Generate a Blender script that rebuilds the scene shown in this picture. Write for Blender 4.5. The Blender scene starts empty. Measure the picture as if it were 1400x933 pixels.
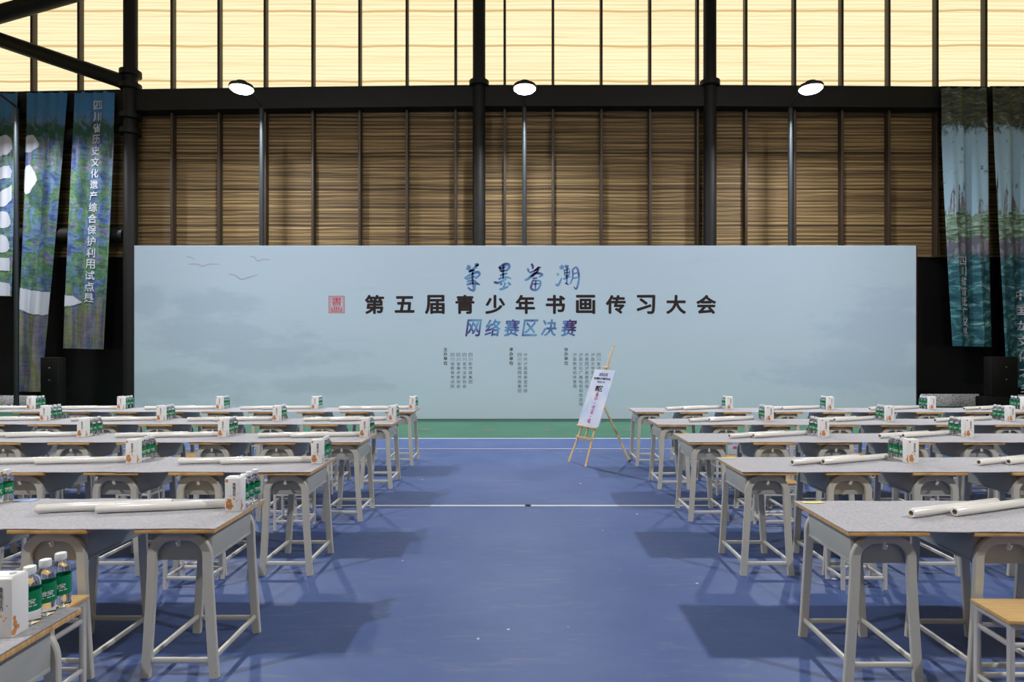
import bpy, bmesh, math, random
from mathutils import Vector, Matrix
random.seed(7)
S = bpy.context.scene
COL = S.collection
PI = math.pi
# ---------------------------------------------------------------- camera
CAMH, FPX, VX, VY = 1.681, 800.0, 713.0, 476.0
cd = bpy.data.cameras.new('camera'); cam = bpy.data.objects.new('camera', cd); COL.objects.link(cam)
cd.sensor_width = 36.0; cd.sensor_fit = 'HORIZONTAL'; cd.lens = 36.0 * FPX / 1400
cd.shift_x = -(VX - 700) / 1400; cd.shift_y = (VY - 466.5) / 1400
cd.clip_start = .05; cd.clip_end = 300
cam.location = (0, 0, CAMH); cam.rotation_euler = (PI / 2, 0, 0)
S.camera = cam
# ---------------------------------------------------------------- world, exposure
S.view_settings.view_transform = 'Standard'; S.view_settings.look = 'None'
S.view_settings.gamma = 1.0; S.view_settings.exposure = 0.0
S.view_settings.use_curve_mapping = False
W = bpy.data.worlds.new('sky'); S.world = W; W.use_nodes = True
wn = W.node_tree.nodes; wl = W.node_tree.links; wn.clear()
wo = wn.new('ShaderNodeOutputWorld'); wb = wn.new('ShaderNodeBackground')
tc = wn.new('ShaderNodeTexCoord'); sp = wn.new('ShaderNodeSeparateXYZ'); wr = wn.new('ShaderNodeValToRGB')
wl.new(tc.outputs['Generated'], sp.inputs[0]); wl.new(sp.outputs['Z'], wr.inputs[0])
wr.color_ramp.elements[0].position = 0.02; wr.color_ramp.elements[0].color = (.10, .11, .10, 1)
wr.color_ramp.elements[1].position = 0.22; wr.color_ramp.elements[1].color = (1.0, 1.0, 1.0, 1)
wl.new(wr.outputs[0], wb.inputs[0]); wb.inputs[1].default_value = 2.7
wl.new(wb.outputs[0], wo.inputs[0])
# ---------------------------------------------------------------- lights out of view: court lamps near the camera, plus added fill lights
def lamp(name, loc, power, size, color=(1, .98, .96), parent=None, aim=(0, 0, -1), spread=PI):
    l = bpy.data.lights.new(name, 'AREA'); l.shape = 'DISK'; l.size = size; l.energy = power; l.color = color; l.spread = spread
    o = bpy.data.objects.new(name, l); COL.objects.link(o); o.location = loc
    o.rotation_euler = Vector(aim).to_track_quat('-Z', 'Y').to_euler()
    if parent: o.parent = parent
    return o
lamp('court_lamp', (-6.9, .1, 8.1), 560, .25, aim=(.3, .55, -1))
lamp('court_lamp', (7.1, .1, 8.1), 560, .25, aim=(-.3, .55, -1))
for hx, hy in ((-11, 3), (-3.5, 3), (4, 3), (11.5, 3), (-11, 10), (-3.5, 10), (4, 10), (11.5, 10)): lamp('overhead_fill_light', (hx, hy, 12.6), 20, 1.0)  # added overhead grid, dim soft fill for the whole hall
for hx, pw in ((-6.8, 105), (0, 45), (7, 105)): lamp('backdrop_fill_light', (hx, 4.5, 12.3), pw, .5, (1, .985, .97), aim=Vector((hx * 1.02, 13.87, 2.7)) - Vector((hx, 4.5, 12.3)), spread=math.radians(75))  # added lights aimed at the backdrop to brighten it

# ---------------------------------------------------------------- materials
def mat(name, col=(.5, .5, .5), rough=.5, metal=0., spec=.5, **kw):
    m = bpy.data.materials.new(name); m.use_nodes = True
    b = m.node_tree.nodes['Principled BSDF']
    b.inputs['Base Color'].default_value = (*col, 1); b.inputs['Roughness'].default_value = rough
    b.inputs['Metallic'].default_value = metal; b.inputs['Specular IOR Level'].default_value = spec
    for k, v in kw.items(): b.inputs[k].default_value = v
    return m
class N:
    """small node helper"""
    def __init__(s, m): s.m = m; s.t = m.node_tree; s.b = s.t.nodes.get('Principled BSDF')
    def new(s, t, **kw):
        n = s.t.nodes.new('ShaderNode' + t)
        for k, v in kw.items(): setattr(n, k, v)
        return n
    def link(s, a, b): s.t.links.new(a, b)
    def coord(s, scale=(1, 1, 1), out='Object', loc=(0, 0, 0)):
        c = s.new('TexCoord'); mp = s.new('Mapping'); s.link(c.outputs[out], mp.inputs[0])
        mp.inputs['Scale'].default_value = scale; mp.inputs['Location'].default_value = loc
        return mp.outputs[0]
    def noise(s, vec, scale=5, detail=3, rough=.5, dist=0.):
        n = s.new('TexNoise'); n.inputs['Scale'].default_value = scale; n.inputs['Detail'].default_value = detail
        n.inputs['Roughness'].default_value = rough; n.inputs['Distortion'].default_value = dist
        if vec is not None: s.link(vec, n.inputs['Vector'])
        return n.outputs['Fac']
    def ramp(s, fac, stops, interp='LINEAR'):
        r = s.new('ValToRGB'); cr = r.color_ramp; cr.interpolation = interp
        while len(cr.elements) < len(stops): cr.elements.new(.5)
        for e, (p, c) in zip(cr.elements, stops):
            e.position = p; e.color = (*c, 1) if not isinstance(c, (int, float)) else (c, c, c, 1)
        s.link(fac, r.inputs[0]); return r.outputs[0]
    def mix(s, fac, a, b, mode='MIX'):
        x = s.new('Mix', data_type='RGBA', blend_type=mode)
        for inp, v in ((x.inputs['Factor'], fac), (x.inputs['A'], a), (x.inputs['B'], b)):
            if isinstance(v, (int, float)): inp.default_value = v
            elif isinstance(v, tuple): inp.default_value = (*v, 1)
            else: s.link(v, inp)
        return x.outputs['Result']
    def math(s, op, a, b=0., clamp=False):
        x = s.new('Math', operation=op); x.use_clamp = clamp
        for i, v in enumerate((a, b)):
            if isinstance(v, (int, float)): x.inputs[i].default_value = v
            else: s.link(v, x.inputs[i])
        return x.outputs[0]
    def bump(s, h, strength=.3, dist=.01):
        b = s.new('Bump'); b.inputs['Strength'].default_value = strength; b.inputs['Distance'].default_value = dist
        s.link(h, b.inputs['Height']); s.link(b.outputs[0], s.b.inputs['Normal'])
    def color(s, c): s.link(c, s.b.inputs['Base Color'])

M = {}
def painted(name, base, chip=(.05, .035, .025), amt=.66):
    m = mat(name, base, .42); n = N(m)
    v = n.coord(); g = n.noise(v, 40, 4, .6); d = n.ramp(g, [(amt, 0.), (amt + .025, 1.)])
    g2 = n.noise(v, 7, 3); tone = n.mix(n.ramp(g2, [(.3, 0.), (.75, .35)]), base, tuple(c * .82 for c in base))
    n.color(n.mix(d, tone, chip)); return m
M['frame'] = painted('grey_paint', (.54, .54, .50), amt=.70)
M['box'] = painted('grey_sheet_metal', (.42, .44, .42), amt=.78)
M['stool_frame'] = painted('pale_grey_paint', (.60, .595, .585), amt=.74)
m = M['ply'] = mat('plywood', (.62, .36, .13), .45); n = N(m); v = n.coord((3, 40, 3))
n.color(n.ramp(n.noise(v, 3, 4), [(.3, (.50, .25, .075)), (.5, (.66, .40, .15)), (.7, (.74, .50, .22))]))
m = M['seat'] = mat('seat_wood', (.7, .47, .2), .38); n = N(m); v = n.coord((2, 26, 4))
n.color(n.ramp(n.noise(v, 3, 4, .6, .6), [(.3, (.66, .40, .15)), (.55, (.76, .52, .24)), (.75, (.80, .58, .30))]))
m = M['felt'] = mat('grey_felt', (.47, .47, .52), .95, spec=.15, **{'Sheen Weight': .25}); n = N(m)
v = n.coord((1, 2.2, 1), loc=(3, 1, 0)); a = n.noise(v, 55, 5, .75); b2 = n.noise(v, 6, 2)
n.color(n.mix(.22, n.ramp(a, [(.36, (.28, .285, .335)), (.50, (.40, .405, .46)), (.64, (.53, .535, .585))]), n.ramp(b2, [(.3, (.38, .385, .435)), (.7, (.46, .465, .515))])))
n.bump(a, .25, .004)
M['hook'] = mat('hook_plastic', (.75, .75, .72), .3)
m = M['film'] = mat('white_roll_paper', (.84, .84, .83), .22, spec=.6, **{'Coat Weight': .4, 'Coat Roughness': .12}); n = N(m)
v = n.coord((3, 30, 30)); n.bump(n.noise(v, 2, 3), .25, .004)
M['kraft'] = mat('kraft_core', (.52, .36, .19), .8)
M['carton'] = mat('white_carton', (.84, .85, .87), .35)
M['orange'] = mat('orange_print', (.62, .27, .10), .5); M['brown'] = mat('brown_print', (.45, .19, .09), .5)
M['gold'] = mat('gold_print', (.66, .42, .12), .5); M['pink'] = mat('pink_print', (.72, .28, .34), .5)
M['ink'] = mat('grey_print', (.16, .16, .18), .5)
m = M['water'] = mat('clear_bottle', (.98, 1., 1.), .12, **{'Transmission Weight': 1.0, 'IOR': 1.2})
M['label'] = mat('green_label', (.0, .22, .085), .35); M['white'] = mat('white_print', (.85, .87, .87), .45)
M['cap'] = mat('bottle_cap', (.78, .82, .83), .35)
m = M['easel'] = mat('pine_wood', (.72, .52, .27), .5); n = N(m); v = n.coord((8, 8, 1))
n.color(n.ramp(n.noise(v, 6, 3), [(.3, (.62, .42, .20)), (.7, (.80, .62, .36))]))
M['black'] = mat('black_steel', (.009, .009, .009), .55, spec=.22)
M['pole'] = mat('blue_black_pole', (.016, .022, .026), .45, spec=.3)
M['darkwood'] = mat('mullion_wood', (.035, .022, .014), .5)
M['speaker'] = mat('black_cabinet', (.004, .004, .004), .6, spec=.2)
M['dust'] = mat('chrome_screw', (.5, .5, .5), .3, metal=1.)
m = M['lens'] = mat('lamp_lens', (1, 1, 1), .4); N(m).b.inputs['Emission Color'].default_value = (.93, .95, 1, 1)
N(m).b.inputs['Emission Strength'].default_value = 14
M['yellow'] = mat('yellow_tape', (.80, .68, .13), .5)
M['blue'] = mat('blue_card', (.30, .42, .70), .6)
M['palebox'] = mat('pale_blue_card', (.42, .55, .66), .5)
M['red'] = mat('red_print', (.60, .05, .08), .5)
M['dark'] = mat('dark_brown_print', (.030, .020, .022), .6, spec=.2)
M['greytext'] = mat('slate_print', (.14, .18, .23), .55)
M['magenta'] = mat('magenta_print', (.50, .07, .24), .5)
M['birdpink'] = mat('bird_print', (.44, .47, .58), .6)
# brush lettering print: cyan to violet washes
m = M['wash'] = mat('brush_print', (.1, .3, .6), .5); n = N(m); v = n.coord((1, 1, 1), loc=(.3, 0, .37))
n.color(n.ramp(n.noise(v, 2.3, 2, .5), [(.33, (.055, .012, .09)), (.41, (.06, .05, .26)), (.47, (.085, .19, .48)), (.58, (.12, .33, .62)), (.70, (.19, .45, .68))]))
# floor
m = M['floor'] = mat('court_floor', (.1, .17, .4), .5, spec=.22); n = N(m); v = n.coord()
a = n.noise(v, .9, 5, .62); b2 = n.noise(n.coord((1.2, 6, 1)), 1.7, 5, .7, 1.2); g = n.noise(v, 60, 2)
c = n.ramp(a, [(.3, (.050, .088, .240)), (.52, (.064, .106, .270)), (.75, (.082, .126, .288))])
c = n.mix(n.ramp(b2, [(.54, 0.), (.74, .6)]), c, (.135, .162, .258)); c = n.mix(n.ramp(b2, [(.22, .4), (.42, 0.)]), c, (.062, .092, .225))
fk = n.noise(n.coord(), 9, 1); c = n.mix(n.ramp(fk, [(.792, 0.), (.80, .7)]), c, (.6, .62, .66)); c = n.mix(n.ramp(g, [(.62, 0.), (.8, .25)]), c, (.19, .22, .33))
cg = n.ramp(a, [(.3, (.034, .115, .072)), (.7, (.052, .155, .098))])
sx = n.new('SeparateXYZ'); n.link(v, sx.inputs[0])
n.color(n.mix(n.math('GREATER_THAN', sx.outputs['Y'], 10.86), c, cg)); n.bump(g, .08, .002)
M['line'] = mat('court_line', (.56, .57, .62), .6); M['linepink'] = mat('court_line_pink', (.50, .45, .48), .6)
M['mark'] = mat('red_floor_mark', (.26, .11, .10), .6)
# bamboo blinds
def bamboo(name, trans, pitch, phase):
    m = mat(name, (.2, .15, .09), .6, spec=.2); n = N(m)
    slat = n.noise(n.coord((.10, 1, 11.)), 2.2, 2, .6)
    fine = n.noise(n.coord((.25, 1, 36.)), 2.0, 2, .5)
    c = n.coord(); sx = n.new('SeparateXYZ'); n.link(c, sx.inputs[0])
    band = n.math('FRACT', n.math('DIVIDE', n.math('SUBTRACT', n.math('ADD', sx.outputs['Z'], n.math('MULTIPLY', n.noise(n.coord((.5, .01, .01)), 1, 1), .12)), phase + .06), pitch))
    seam = n.ramp(band, [(0., 1.), (.04, 1.), (.08, 0.), (1., 0.)])
    wv = n.math('ADD', n.math('MULTIPLY', n.math('SINE', n.math('ADD', n.math('MULTIPLY', sx.outputs['Z'], 2 * PI / .105), n.math('MULTIPLY', n.noise(n.coord((.3, 1, 1.2)), 1.5, 2), 9))), .5), .5)
    cords = n.math('FRACT', n.math('MULTIPLY', sx.outputs['X'], 13.))
    stitch = n.math('MULTIPLY', n.math('LESS_THAN', cords, .4), n.ramp(n.noise(n.coord((1, 1, 30)), 4, 1), [(.45, 0.), (.6, 1.)]))
    if not trans:
        k = n.ramp(slat, [(.30, (.05, .033, .016)), (.46, (.15, .098, .045)), (.60, (.26, .175, .078)), (.75, (.40, .285, .135))])
        k = n.mix(n.math('MULTIPLY', n.ramp(wv, [(.1, .85), (.5, .0)]), n.ramp(fine, [(.3, 1.), (.7, .35)])), k, (.022, .015, .009))
        k = n.mix(n.math('MULTIPLY', stitch, .22), k, (.05, .035, .02))
        k = n.mix(n.math('MULTIPLY', seam, .72), k, (.02, .013, .008))
        n.color(k); n.bump(fine, .6, .02)
    else:
        k = n.ramp(slat, [(.28, (.86, .68, .38)), (.45, (.96, .82, .51)), (.7, (.99, .89, .60))])
        k = n.mix(n.math('MULTIPLY', n.ramp(wv, [(.05, .5), (.35, 0.)]), n.ramp(fine, [(.35, 1.), (.65, .2)])), k, (.74, .52, .24))
        k = n.mix(n.math('MULTIPLY', seam, .8), k, (.60, .36, .12))
        tr = n.new('BsdfTranslucent'); n.link(k, tr.inputs[0])
        df = n.new('BsdfDiffuse'); df.inputs[0].default_value = (.35, .25, .12, 1)
        mx = n.new('MixShader'); mx.inputs[0].default_value = .12
        n.link(tr.outputs[0], mx.inputs[1]); n.link(df.outputs[0], mx.inputs[2])
        n.link(mx.outputs[0], n.t.nodes['Material Output'].inputs[0])
    return m
M['bamboo'] = bamboo('bamboo_dark', False, 1.06, 8.40); M['bamboolit'] = bamboo('bamboo_backlit', True, 1.02, 9.42)
m = M['glass'] = mat('dark_glass', (.006, .006, .006), .22, spec=.25)
m = M['grille'] = mat('white_perforated_panel', (.5, .48, .54), .6); n = N(m)
vo = n.new('TexVoronoi'); vo.inputs['Scale'].default_value = 30; n.link(n.coord(), vo.inputs['Vector'])
n.color(n.ramp(vo.outputs['Distance'], [(.25, (.12, .11, .14)), (.5, (.58, .55, .62))]))
M['roof'] = mat('roof_underside', (.30, .29, .27), .8)
# printed backdrop: pale blue with a faint ink landscape
m = M['print'] = mat('backdrop_print', (.5, .65, .77), .6, spec=.2); n = N(m)
v = n.coord(); sx = n.new('SeparateXYZ'); n.link(v, sx.inputs[0])
wob = n.noise(n.coord((.55, 1, 1.6)), 1.3, 6, .65)
def blob(cx, cz, rx, rz, soft=.5):
    dx = n.math('DIVIDE', n.math('SUBTRACT', sx.outputs['X'], cx), rx); dz = n.math('DIVIDE', n.math('SUBTRACT', sx.outputs['Z'], cz), rz)
    d = n.math('SQRT', n.math('ADD', n.math('MULTIPLY', dx, dx), n.math('MULTIPLY', dz, dz)))
    d = n.math('ADD', d, n.math('MULTIPLY', n.math('SUBTRACT', wob, .5), 2.6))
    return n.ramp(d, [(.55, 1.), (.55 + soft * .8, 0.)])
sep = n.ramp(n.noise(n.coord((.18, 1, .35)), .8, 3), [(.3, (.515, .675, .83)), (.5, (.545, .695, .85)), (.72, (.53, .68, .87))])
trees = None
for bl in ((-7.2, 2.0, 2.3, .55), (-7.4, 2.75, 1.3, .35), (-6.0, 1.45, 2.4, .4), (-8.0, .8, 1.9, .5), (-4.6, .8, 1.6, .3), (-8.9, 2.7, .6, .5)):
    b3 = blob(*bl); trees = b3 if trees is None else n.math('MAXIMUM', trees, b3)
c = n.mix(n.math('MULTIPLY', trees, .5), sep, (.40, .53, .67))
hills = n.math('MAXIMUM', blob(8.4, 2.0, 1.6, 1.3), blob(7.6, 1.1, 2.6, .5))
c = n.mix(n.math('MULTIPLY', hills, .5), c, (.42, .56, .75))
br = n.noise(n.coord((.25, 1, 2.2)), 2.2, 6, .7, 1.4)
c = n.mix(n.ramp(br, [(.58, 0.), (.78, .22)]), c, (.38, .52, .64)); c = n.mix(n.ramp(br, [(.2, .25), (.42, 0.)]), c, (.60, .74, .84))
n.color(c)
M['edge'] = mat('backdrop_edge', (.05, .02, .025), .6)
# banner prints
def banner_mat(name, kind):
    m = mat(name, (.2, .3, .4), .75, spec=.15); n = N(m); v = n.coord(); sx = n.new('SeparateXYZ'); n.link(v, sx.inputs[0])
    a = n.noise(n.coord((2.2, 1, 1.5), loc=(len(name) * .37, 0, 0)), 1.8, 6, .66, 1.2); z = n.math('ADD', sx.outputs['Z'], n.math('MULTIPLY', n.math('SUBTRACT', a, .5), 1.3))
    hue = n.noise(n.coord((1.6, 1, .8), loc=(5, 2, 1)), 1.4, 5, .6, .8)
    def rng_(z_, lo, hi):
        r = n.new('MapRange'); r.inputs[1].default_value = lo; r.inputs[2].default_value = hi; n.link(z_, r.inputs[0]); return r.outputs[0]
    blot = n.noise(n.coord((1.5, 1, 1.1), loc=(9, 4, 3)), 1.3, 3, .6, .4); strk = n.noise(n.coord((3, 1, 9)), 1.2, 5, .7, .7); vert = n.noise(n.coord((7, 1, .4)), 1.1, 3, .6)
    if kind == 'L':
        paint = n.ramp(hue, [(.30, (.03, .04, .11)), (.40, (.06, .10, .26)), (.46, (.10, .17, .27)), (.50, (.05, .13, .075)), (.56, (.11, .20, .085)), (.61, (.10, .10, .27)), (.70, (.24, .23, .10))])
        paint = n.mix(n.ramp(blot, [(.56, 0.), (.66, .7)]), paint, (.13, .21, .28)); paint = n.mix(n.ramp(blot, [(.34, .75), (.44, 0.)]), paint, (.022, .06, .045))
        paint = n.mix(n.ramp(strk, [(.38, .65), (.52, 0.)]), paint, (.018, .035, .05)); paint = n.mix(n.ramp(strk, [(.60, 0.), (.76, .6)]), paint, (.30, .32, .30))
        tree = n.mix(n.ramp(vert, [(.45, 0.), (.62, .75)]), paint, (.20, .18, .29))
        c = n.mix(rng_(z, 6.6, 7.1), paint, tree); c = n.mix(n.math('MULTIPLY', rng_(z, 7.5, 7.7), n.math('SUBTRACT', 1., rng_(z, 7.9, 8.1))), c, (.025, .075, .05))
        c = n.mix(rng_(z, 7.95, 8.3), c, (.045, .15, .30))
        c = n.mix(n.math('MULTIPLY', n.math('SUBTRACT', 1., rng_(z, 2.6, 3.4)), .55), c, n.ramp(vert, [(.4, (.05, .035, .09)), (.6, (.20, .15, .06))]))
    else:
        rocks = n.ramp(n.noise(n.coord((2.4, 1, 4.5)), 1.2, 4, .6, .9), [(.34, (.010, .035, .055)), (.50, (.025, .095, .125)), (.58, (.06, .19, .22)), (.70, (.24, .40, .42))])
        cliff = n.ramp(vert, [(.36, (.05, .045, .06)), (.5, (.19, .18, .22)), (.6, (.25, .24, .29)), (.68, (.07, .09, .06))])
        green = n.ramp(strk, [(.36, (.03, .06, .05)), (.5, (.14, .22, .14)), (.62, (.34, .46, .44))])
        sky = n.mix(n.ramp(n.noise(n.coord((3, 1, 2)), 1.6, 5, .7), [(.60, 0.), (.68, .8)]), (.30, .46, .58), (.06, .07, .07))
        c = n.mix(rng_(z, 4.1, 4.4), rocks, n.mix(n.ramp(blot, [(.5, 0.), (.56, 1.)]), cliff, (.11, .115, .16)))
        c = n.mix(n.math('MULTIPLY', rng_(z, 4.7, 4.85), n.math('SUBTRACT', 1., rng_(z, 5.5, 5.65))), c, green)
        c = n.mix(rng_(n.math('ADD', z, n.math('MULTIPLY', n.math('SUBTRACT', vert, .5), 4.)), 5.7, 5.9), c, sky)
        c = n.mix(rng_(z, 7.75, 7.95), c, n.ramp(strk, [(.4, (.04, .05, .045)), (.6, (.11, .12, .07)), (.7, (.22, .28, .30))]))
    n.color(c); return m
M['bannerL'] = banner_mat('painted_landscape_cloth', 'L'); M['bannerR'] = banner_mat('valley_photo_cloth', 'R')
M['bannerwhite'] = mat('white_cloth_print', (.40, .43, .50), .7)
m = M['poster'] = mat('poster_print', (.6, .68, .86), .4); n = N(m)
n.color(n.ramp(n.noise(n.coord((2, 2, 2)), 1.6, 4, .6, .6), [(.3, (.42, .56, .84)), (.55, (.62, .69, .88)), (.75, (.74, .72, .88))]))

# ---------------------------------------------------------------- mesh tools
class MB:
    def __init__(s): s.v = []; s.f = []
    def add(s, vs, fs, mx=None):
        k = len(s.v)
        s.v += [tuple(mx @ Vector(p)) if mx else tuple(p) for p in vs]; s.f += [tuple(i + k for i in f) for f in fs]; return s
    def box(s, x0, x1, y0, y1, z0, z1, mx=None):
        vs = [(x, y, z) for z in (z0, z1) for y in (y0, y1) for x in (x0, x1)]
        return s.add(vs, [(0, 2, 3, 1), (4, 5, 7, 6), (0, 1, 5, 4), (2, 6, 7, 3), (0, 4, 6, 2), (1, 3, 7, 5)], mx)
    def bar(s, a, b, w, h, up=(0, 0, 1), sec=None):
        return s.sweep([a, b], w, h, up, sec)
    def sweep(s, pts, w, h, up=(0, 0, 1), sec=None, rnd=.3):
        """sweep a rounded-rectangle section (w across, h along `up`) along pts"""
        pts = [Vector(p) for p in pts]; up = Vector(up)
        if sec is None:
            r = min(w, h) * rnd; a, b = w / 2, h / 2; q = r * .3
            sec = [(a, b - r), (a - q, b - q), (a - r, b), (-a + r, b), (-a + q, b - q), (-a, b - r), (-a, -b + r), (-a + q, -b + q), (-a + r, -b), (a - r, -b), (a - q, -b + q), (a, -b + r)]
        elif isinstance(sec, int): sec = [(w / 2 * math.cos(2 * PI * i / sec), h / 2 * math.sin(2 * PI * i / sec)) for i in range(sec)]
        ns = len(sec); vs = []
        for i, p in enumerate(pts):
            t = (pts[min(i + 1, len(pts) - 1)] - pts[max(i - 1, 0)]).normalized()
            u = up - t * up.dot(t)
            if u.length < 1e-4: u = Vector((1, 0, 0)) - t * t.x
            u.normalize(); r = t.cross(u)
            vs += [p + r * x + u * y for x, y in sec]
        fs = [(i * ns + j, i * ns + (j + 1) % ns, (i + 1) * ns + (j + 1) % ns, (i + 1) * ns + j) for i in range(len(pts) - 1) for j in range(ns)]
        fs += [tuple(range(ns - 1, -1, -1)), tuple(range((len(pts) - 1) * ns, len(pts) * ns))]
        return s.add(vs, fs)
    def lathe(s, prof, seg=20, mx=None, cap=True):
        vs = [(r * math.cos(2 * PI * j / seg), r * math.sin(2 * PI * j / seg), z) for r, z in prof for j in range(seg)]
        fs = [(i * seg + j, i * seg + (j + 1) % seg, (i + 1) * seg + (j + 1) % seg, (i + 1) * seg + j) for i in range(len(prof) - 1) for j in range(seg)]
        if cap: fs += [tuple(range(seg - 1, -1, -1)), tuple(range((len(prof) - 1) * seg, len(prof) * seg))]
        return s.add(vs, fs, mx)
    def grid(s, fn, nu, nv, thick=None):
        """fn(u,v) -> point; thick adds an offset underside and sides"""
        top = [Vector(fn(i / nu, j / nv)) for j in range(nv + 1) for i in range(nu + 1)]
        q = lambda i, j: j * (nu + 1) + i
        fs = [(q(i, j), q(i + 1, j), q(i + 1, j + 1), q(i, j + 1)) for j in range(nv) for i in range(nu)]
        if thick is None: return s.add(top, fs)
        o = Vector(thick); k = len(top); vs = top + [p + o for p in top]
        fs += [tuple(k + x for x in reversed(f)) for f in list(fs)]
        ring = [q(i, 0) for i in range(nu)] + [q(nu, j) for j in range(nv)] + [q(i, nv) for i in range(nu, 0, -1)] + [q(0, j) for j in range(nv, 0, -1)]
        for a, b in zip(ring, ring[1:] + ring[:1]): fs.append((b, a, a + k, b + k))
        return s.add(vs, fs)
    def prism(s, poly, off, mx=None):
        """flat polygon extruded by the vector off"""
        n_ = len(poly); p = [Vector(a) for a in poly]; o = Vector(off)
        fs = [tuple(range(n_)), tuple(range(2 * n_ - 1, n_ - 1, -1))] + [(i, (i + 1) % n_, (i + 1) % n_ + n_, i + n_) for i in range(n_)]
        return s.add(p + [a + o for a in p], fs, mx)
    def mesh(s, name, m, bevel=0., smooth=35):
        me = bpy.data.meshes.new(name); me.from_pydata(s.v, [], s.f); me.materials.append(M[m])
        bm = bmesh.new(); bm.from_mesh(me); bmesh.ops.recalc_face_normals(bm, faces=bm.faces)
        if bevel:
            ed = [e for e in bm.edges if e.is_manifold and e.calc_face_angle(0) > .6]
            bmesh.ops.bevel(bm, geom=ed, offset=bevel, segments=2, profile=.5, affect='EDGES', clamp_overlap=True)
        bm.to_mesh(me); bm.free()
        if smooth: me.shade_smooth(); me.set_sharp_from_angle(angle=math.radians(smooth))
        return me
    def build(s, name, m, parent=None, bevel=0., smooth=35, label=None):
        o = bpy.data.objects.new(name, s.mesh(name, m, bevel, smooth)); COL.objects.link(o)
        if parent: o.parent = parent
        if label: o['label'] = label
        return o
def tag(o, label, cat, group=None, kind=None):
    o['label'] = label; o['category'] = cat
    if group: o['group'] = group
    if kind: o['kind'] = kind
    return o
def thing(name, loc=(0, 0, 0), rz=0.):
    o = bpy.data.objects.new(name, None); COL.objects.link(o); o.location = loc; o.rotation_euler = (0, 0, rz); o.empty_display_size = .1
    return o
def kids(o): return [c for c in bpy.data.objects if c.parent == o]
class Proto:
    """a thing that is copied part by part; the first use is the thing itself"""
    def __init__(s, root):
        s.root = root; s.used = False
        s.tree = [(c, kids(c)) for c in kids(root)]
    def put(s, loc, rz=0.):
        if not s.used: s.used = True; r = s.root
        else:
            r = s.root.copy(); COL.objects.link(r)
            for c, gs in s.tree:
                d = c.copy(); COL.objects.link(d); d.parent = r
                for g in gs:
                    h = g.copy(); COL.objects.link(h); h.parent = d
        r.location = loc; r.rotation_euler = (0, 0, rz); return r
def px(x, y, Y): return Vector(((x - VX) / FPX * Y, Y, CAMH - (y - VY) / FPX * Y))
# ---- lettering: real glyph outlines turned into thin raised print
_g = {}
def glyph(ch, bold=0.):
    k = (ch, bold)
    if k not in _g:
        cu = bpy.data.curves.new('lettering', 'FONT'); cu.body = ch; cu.align_x = 'CENTER'; cu.align_y = 'CENTER'; cu.size = 1.; cu.offset = bold; cu.resolution_u = 4
        o = bpy.data.objects.new('lettering', cu); COL.objects.link(o)
        dg = bpy.context.evaluated_depsgraph_get(); me = bpy.data.meshes.new_from_object(o.evaluated_get(dg))
        vs = [v.co.copy() for v in me.vertices]; fs = [tuple(p.vertices) for p in me.polygons]
        if vs:
            x0, x1 = min(v.x for v in vs), max(v.x for v in vs); y0, y1 = min(v.y for v in vs), max(v.y for v in vs)
            c = Vector(((x0 + x1) / 2, (y0 + y1) / 2, 0)); vs = [v - c for v in vs]
            _g[k] = (vs, fs, x1 - x0, y1 - y0)
        else: _g[k] = ([], [], 0, 0)
        bpy.data.objects.remove(o); bpy.data.curves.remove(cu); bpy.data.meshes.remove(me)
    return _g[k]
def put_char(mb, ch, at, ux, uy, w, h=None, bold=0., shear=0.):
    """glyph scaled into w (along ux) by h (along uy), centred on `at`"""
    vs, fs, gw, gh = glyph(ch); h = h or w
    if not vs: return
    ux, uy, at = Vector(ux), Vector(uy), Vector(at); big = max(gw, gh, .6); 
    nrm_ = ux.cross(uy).normalized()
    offs = [(0, 0)] if bold < .003 else [(0, 0)] + [(bold * math.cos(q * PI / 4), bold * math.sin(q * PI / 4)) for q in range(8)]
    for k, (ox, oy) in enumerate(offs):
        mb.add([at + ux * ((v.x / big + ox) * w + shear * v.y / big * h) + uy * ((v.y / big + oy) * h) + nrm_ * (k * .00004) for v in vs], fs)
def brush(mb, strokes, fn):
    """tapered brush strokes: each (points, width), as flat ribbons"""
    for pts, w in strokes:
        P = [Vector((a, b)) for a, b in pts]; Q = []
        for i in range(len(P) - 1):
            p0, p1, p2, p3 = P[max(i - 1, 0)], P[i], P[i + 1], P[min(i + 2, len(P) - 1)]
            for k in range(6):
                t = k / 6; Q.append(.5 * ((2 * p1) + (p2 - p0) * t + (2 * p0 - 5 * p1 + 4 * p2 - p3) * t * t + (3 * p1 - p0 - 3 * p2 + p3) * t ** 3))
        Q.append(P[-1]); vs = []; fs = []; L = len(Q)
        for i, q in enumerate(Q):
            d = (Q[min(i + 1, L - 1)] - Q[max(i - 1, 0)]); d = d.normalized() if d.length else Vector((1, 0)); nn = Vector((-d.y, d.x))
            t = i / (L - 1); ww = w * (.5 if w < 4 else .62) * (.45 + .75 * math.sin(PI * min(1, t * .8 + .16)) ** .7)
            vs += [fn(q + nn * ww), fn(q - nn * ww)]
        fs = [(2 * i, 2 * i + 1, 2 * i + 3, 2 * i + 2) for i in range(L - 1)]
        mb.add(vs, fs)

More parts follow.
